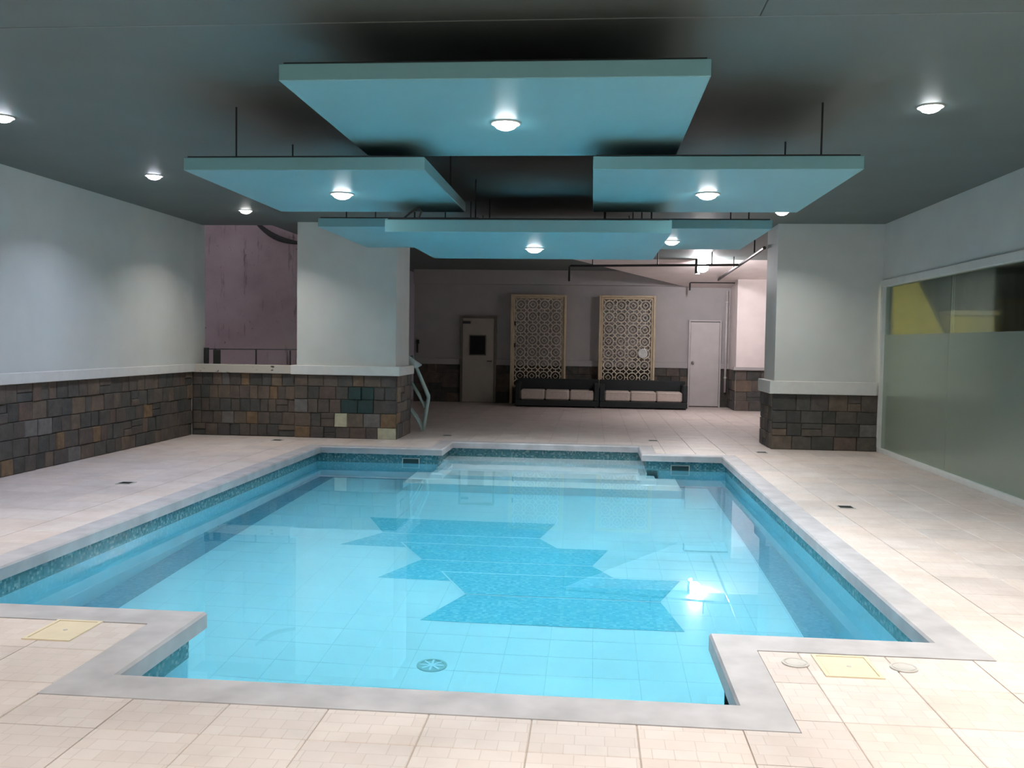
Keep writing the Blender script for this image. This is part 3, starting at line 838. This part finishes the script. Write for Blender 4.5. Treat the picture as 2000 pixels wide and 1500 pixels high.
bb((-3.19, YB - .14, 1.93), (-3.0, YB - .09, 1.99), 'door_closer', 'dark', lf)
d2 = bpy.data.objects.new('door_2', None); COL.objects.link(d2); d2.location = (2.67, YB - .05, 0); struct(d2, 'plain white door in the rear right corner')
for a, b_ in (((2.285, 0), (2.325, 2.09)), ((3.02, 0), (3.06, 2.09)), ((2.325, 2.055), (3.02, 2.09))):
    bb((a[0], YB - .09, a[1]), (b_[0], YB - .0, b_[1]), 'frame', 'doorB', d2)
lf = bb((2.33, YB - .075, .02), (3.015, YB - .04, 2.04), 'leaf', 'doorB', d2)
KM = Matrix.Translation((2.39, YB - .075, 1.07)) @ Matrix.Rotation(math.pi / 2, 4, 'X')
MB().lathe([(.012, 0), (.012, .03), (.03, .045), (.03, .065), (.012, .075)], 16).xf(KM).build('knob', 'steel', lf, True)
MB().lathe([(.035, 0), (.035, .008)], 16).xf(KM).build('knob_plate', 'steel', lf)

# ------------------------------------------------------------------ lattice screens
def lat_mesh():
    mb = MB(); p = .2875; hw = p / 2; t = .024; y0, y1 = 0, .025
    def bar(x0, z0, x1, z1, w):
        d = Vector((x1 - x0, 0, z1 - z0)); L = d.length; d.normalize(); nn = Vector((-d.z, 0, d.x)) * w / 2
        n = len(mb.v)
        for yy in (y0, y1):
            for (px, pz, s) in ((x0, z0, 1), (x1, z1, 1), (x1, z1, -1), (x0, z0, -1)):
                mb.v.append((px + nn.x * s, yy, pz + nn.z * s))
        mb.f.extend([(n, n+1, n+2, n+3), (n+7, n+6, n+5, n+4), (n, n+4, n+5, n+1), (n+1, n+5, n+6, n+2), (n+2, n+6, n+7, n+3), (n+3, n+7, n+4, n)])
    R_ = .118
    pts = [(R_ * math.cos(math.pi / 8 + k * math.pi / 4), R_ * math.sin(math.pi / 8 + k * math.pi / 4)) for k in range(8)]
    for k in range(8): bar(*pts[k], *pts[(k + 1) % 8], t)
    for sx, sz in ((1, 1), (-1, 1), (-1, -1), (1, -1)):
        bar(sx * .077, sz * .077, sx * hw, sz * hw, t)
    for a, b_ in (((.109, 0), (hw, 0)), ((-.109, 0), (-hw, 0)), ((0, .109), (0, hw)), ((0, -.109), (0, -hw))): bar(*a, *b_, t)
    q = .062
    for k in range(4):
        a = ((q, 0), (0, q), (-q, 0), (0, -q)); bar(*a[k], *a[(k + 1) % 4], .014)
    return mb.mesh('lattice_cell', 'lattice')
LM = lat_mesh()
def screen(x0, label, hinges):
    x1 = x0 + 1.345; z0, z1 = .40, 2.65; yf = YB - .30
    t = thing('lattice_screen', label, 'screen', ((x0 + x1) / 2, yf, 0), 'cream lattice screens')
    for (a, b_) in (((x0, 0), (x0 + .055, z1)), ((x1 - .055, 0), (x1, z1)), ((x0 + .055, z1 - .055), (x1 - .055, z1)), ((x0 + .055, z0), (x1 - .055, z0 + .05))):
        MB().bevbox((a[0], yf, a[1]), (b_[0], YB - .16, b_[1]), .006).build('frame_rail', 'creamw', t)
    for (a, b_) in (((x0 + .057, z0 + .052), (x0 + .095, z1 - .057)), ((x1 - .095, z0 + .052), (x1 - .057, z1 - .057)), ((x0 + .095, z1 - .095), (x1 - .095, z1 - .057))):
        MB().bevbox((a[0], yf + .03, a[1]), (b_[0], yf + .09, b_[1]), .005).build('inner_frame', 'creamw', t)
    for i in range(4):
        for j in range(7):
            o = bpy.data.objects.new('lattice_cell', LM); COL.objects.link(o); o.parent = t
            o.matrix_parent_inverse = Matrix.Translation(t.location).inverted()
            o.location = (x0 + .0975 + .144 + i * .2875, yf + .05, 2.555 - .145 - j * .2875)
    for z in hinges: bb((x0 + .09, yf + .01, z - .05), (x0 + .125, yf + .05, z + .05), 'hinge', 'dark', t)
    return t
screen(-2.0, 'cream framed lattice screen next to the beige door', (1.95, 1.42))
screen(.13, 'cream framed lattice screen next to the white door', ())
rp = thing('round_plaque', 'white round plaque hanging on the lattice screen next to the white door', 'plaque', (1.19, YB - .3, 1.27))
MB().lathe([(.095, 0), (.115, .008), (.115, .02), (.1, .026)], 28).xf(Matrix.Translation((1.19, YB - .251, 1.27)) @ Matrix.Rotation(math.pi / 2, 4, 'X')).build('disc', 'trimw', rp)

# ------------------------------------------------------------------ sofas
def sofa(x0, x1, lab):
    yf, yr = 21.03, 21.78
    t = thing('bench_sofa', lab, 'sofa', ((x0 + x1) / 2, (yf + yr) / 2, 0), 'black low sofas')
    MB().bevbox((x0, yf, .03), (x1, yr, .165), .012).build('base', 'wicker', t)
    MB().bevbox((x0, yr - .16, .165), (x1, yr, .64), .015).build('backrest', 'wicker', t)
    for a in (x0, x1 - .11): MB().bevbox((a, yf, .165), (a + .11, yr - .16, .56), .012).build('armrest', 'wicker', t)
    for a in (x0 + .06, x1 - .06):
        for b_ in (yf + .06, yr - .06): MB().bevbox((a - .03, b_ - .03, 0), (a + .03, b_ + .03, .03), .004).build('foot', 'wicker', t)
    w_ = (x1 - x0 - .22) / 3
    for i in range(3):
        c = thing('seat_cushion', ('leftmost', 'middle', 'rightmost')[i] + ' beige seat cushion on the black sofa ' + ('next to the beige door' if x0 < -1 else 'next to the white door'), 'cushion', (x0 + .11 + (i + .5) * w_, (yf + yr) / 2, .165), 'beige sofa cushions')
        a = x0 + .11 + i * w_
        cu = MB().bevbox((a + .006, yf + .02, .167), (a + w_ - .006, yr - .165, .395), .03).build('cushion_body', 'cushion', c)
        MB().tube([(a + .03, yf + .019, .365), (a + w_ - .03, yf + .019, .365)], .006, 6).build('piping', 'cushion', c)
sofa(-1.78, .155, 'low black wicker sofa with beige cushions, next to the beige door')
sofa(.17, 2.17, 'low black wicker sofa with beige cushions, next to the white door')

# ------------------------------------------------------------------ folded plastic lounger behind the left column
lg = thing('plastic_lounger', 'pale green folded plastic lounger leaning behind the patchwork stone column', 'lounger', (-2.75, 15.2, 0))
def lgt(pts, r, nm): MB().tube(pts, r, 8).build(nm, 'pplastic', lg, True)
for k, y in enumerate((14.60, 15.15)):
    s = y / 14.4
    X = lambda x: (x * s)
    lgt([(X(-2.90), y, 1.24 if k else 1.2), (X(-2.77), y, .94), (X(-2.61), y, .57), (X(-2.66), y, .24), (X(-2.69), y, .03)], .028, 'side_rail')
    lgt([(X(-2.89), y, .80), (X(-2.76), y, .58), (X(-2.68), y, .40)], .02, 'brace')
    lgt([(X(-2.95), y, .42), (X(-2.80), y, .22), (X(-2.70), y, .03)], .022, 'leg')
for i in range(7):
    u = i / 6
    if u < .5: x, z = -2.80 + u * 2 * .19, 1.0 - u * 2 * .42
    else: x, z = -2.61 - (u - .5) * 2 * .055, .55 - (u - .5) * 2 * .4
    lgt([(x * 14.6 / 14.4, 14.6, z), (x * 15.15 / 14.4, 15.15, z)], .016, 'slat')
hb = MB(); tri = [(-2.96, 1.26), (-2.72, 1.09), (-2.80, 1.045), (-2.96, 1.06)]
hb.v = [(x * 1.014, 14.56, z) for x, z in tri] + [(x * 1.05, 15.1, z) for x, z in tri]
hb.f = [(0, 1, 2, 3), (7, 6, 5, 4), (0, 4, 5, 1), (1, 5, 6, 2), (2, 6, 7, 3), (3, 7, 4, 0)]
hb.build('head_board', 'trimw', lg)

# small fitting on the rear wall, far left
ft = thing('wall_hook', 'small dark fitting on the rear wall close to the patchwork stone column', 'hook', (-4.34, YB, 1.3))
bb((-4.36, YB - .05, 1.42), (-4.29, YB, 1.52), 'plate', 'dark', ft)
bb((-4.35, YB - .06, 1.2), (-4.31, YB - .02, 1.42), 'arm', 'dark', ft)
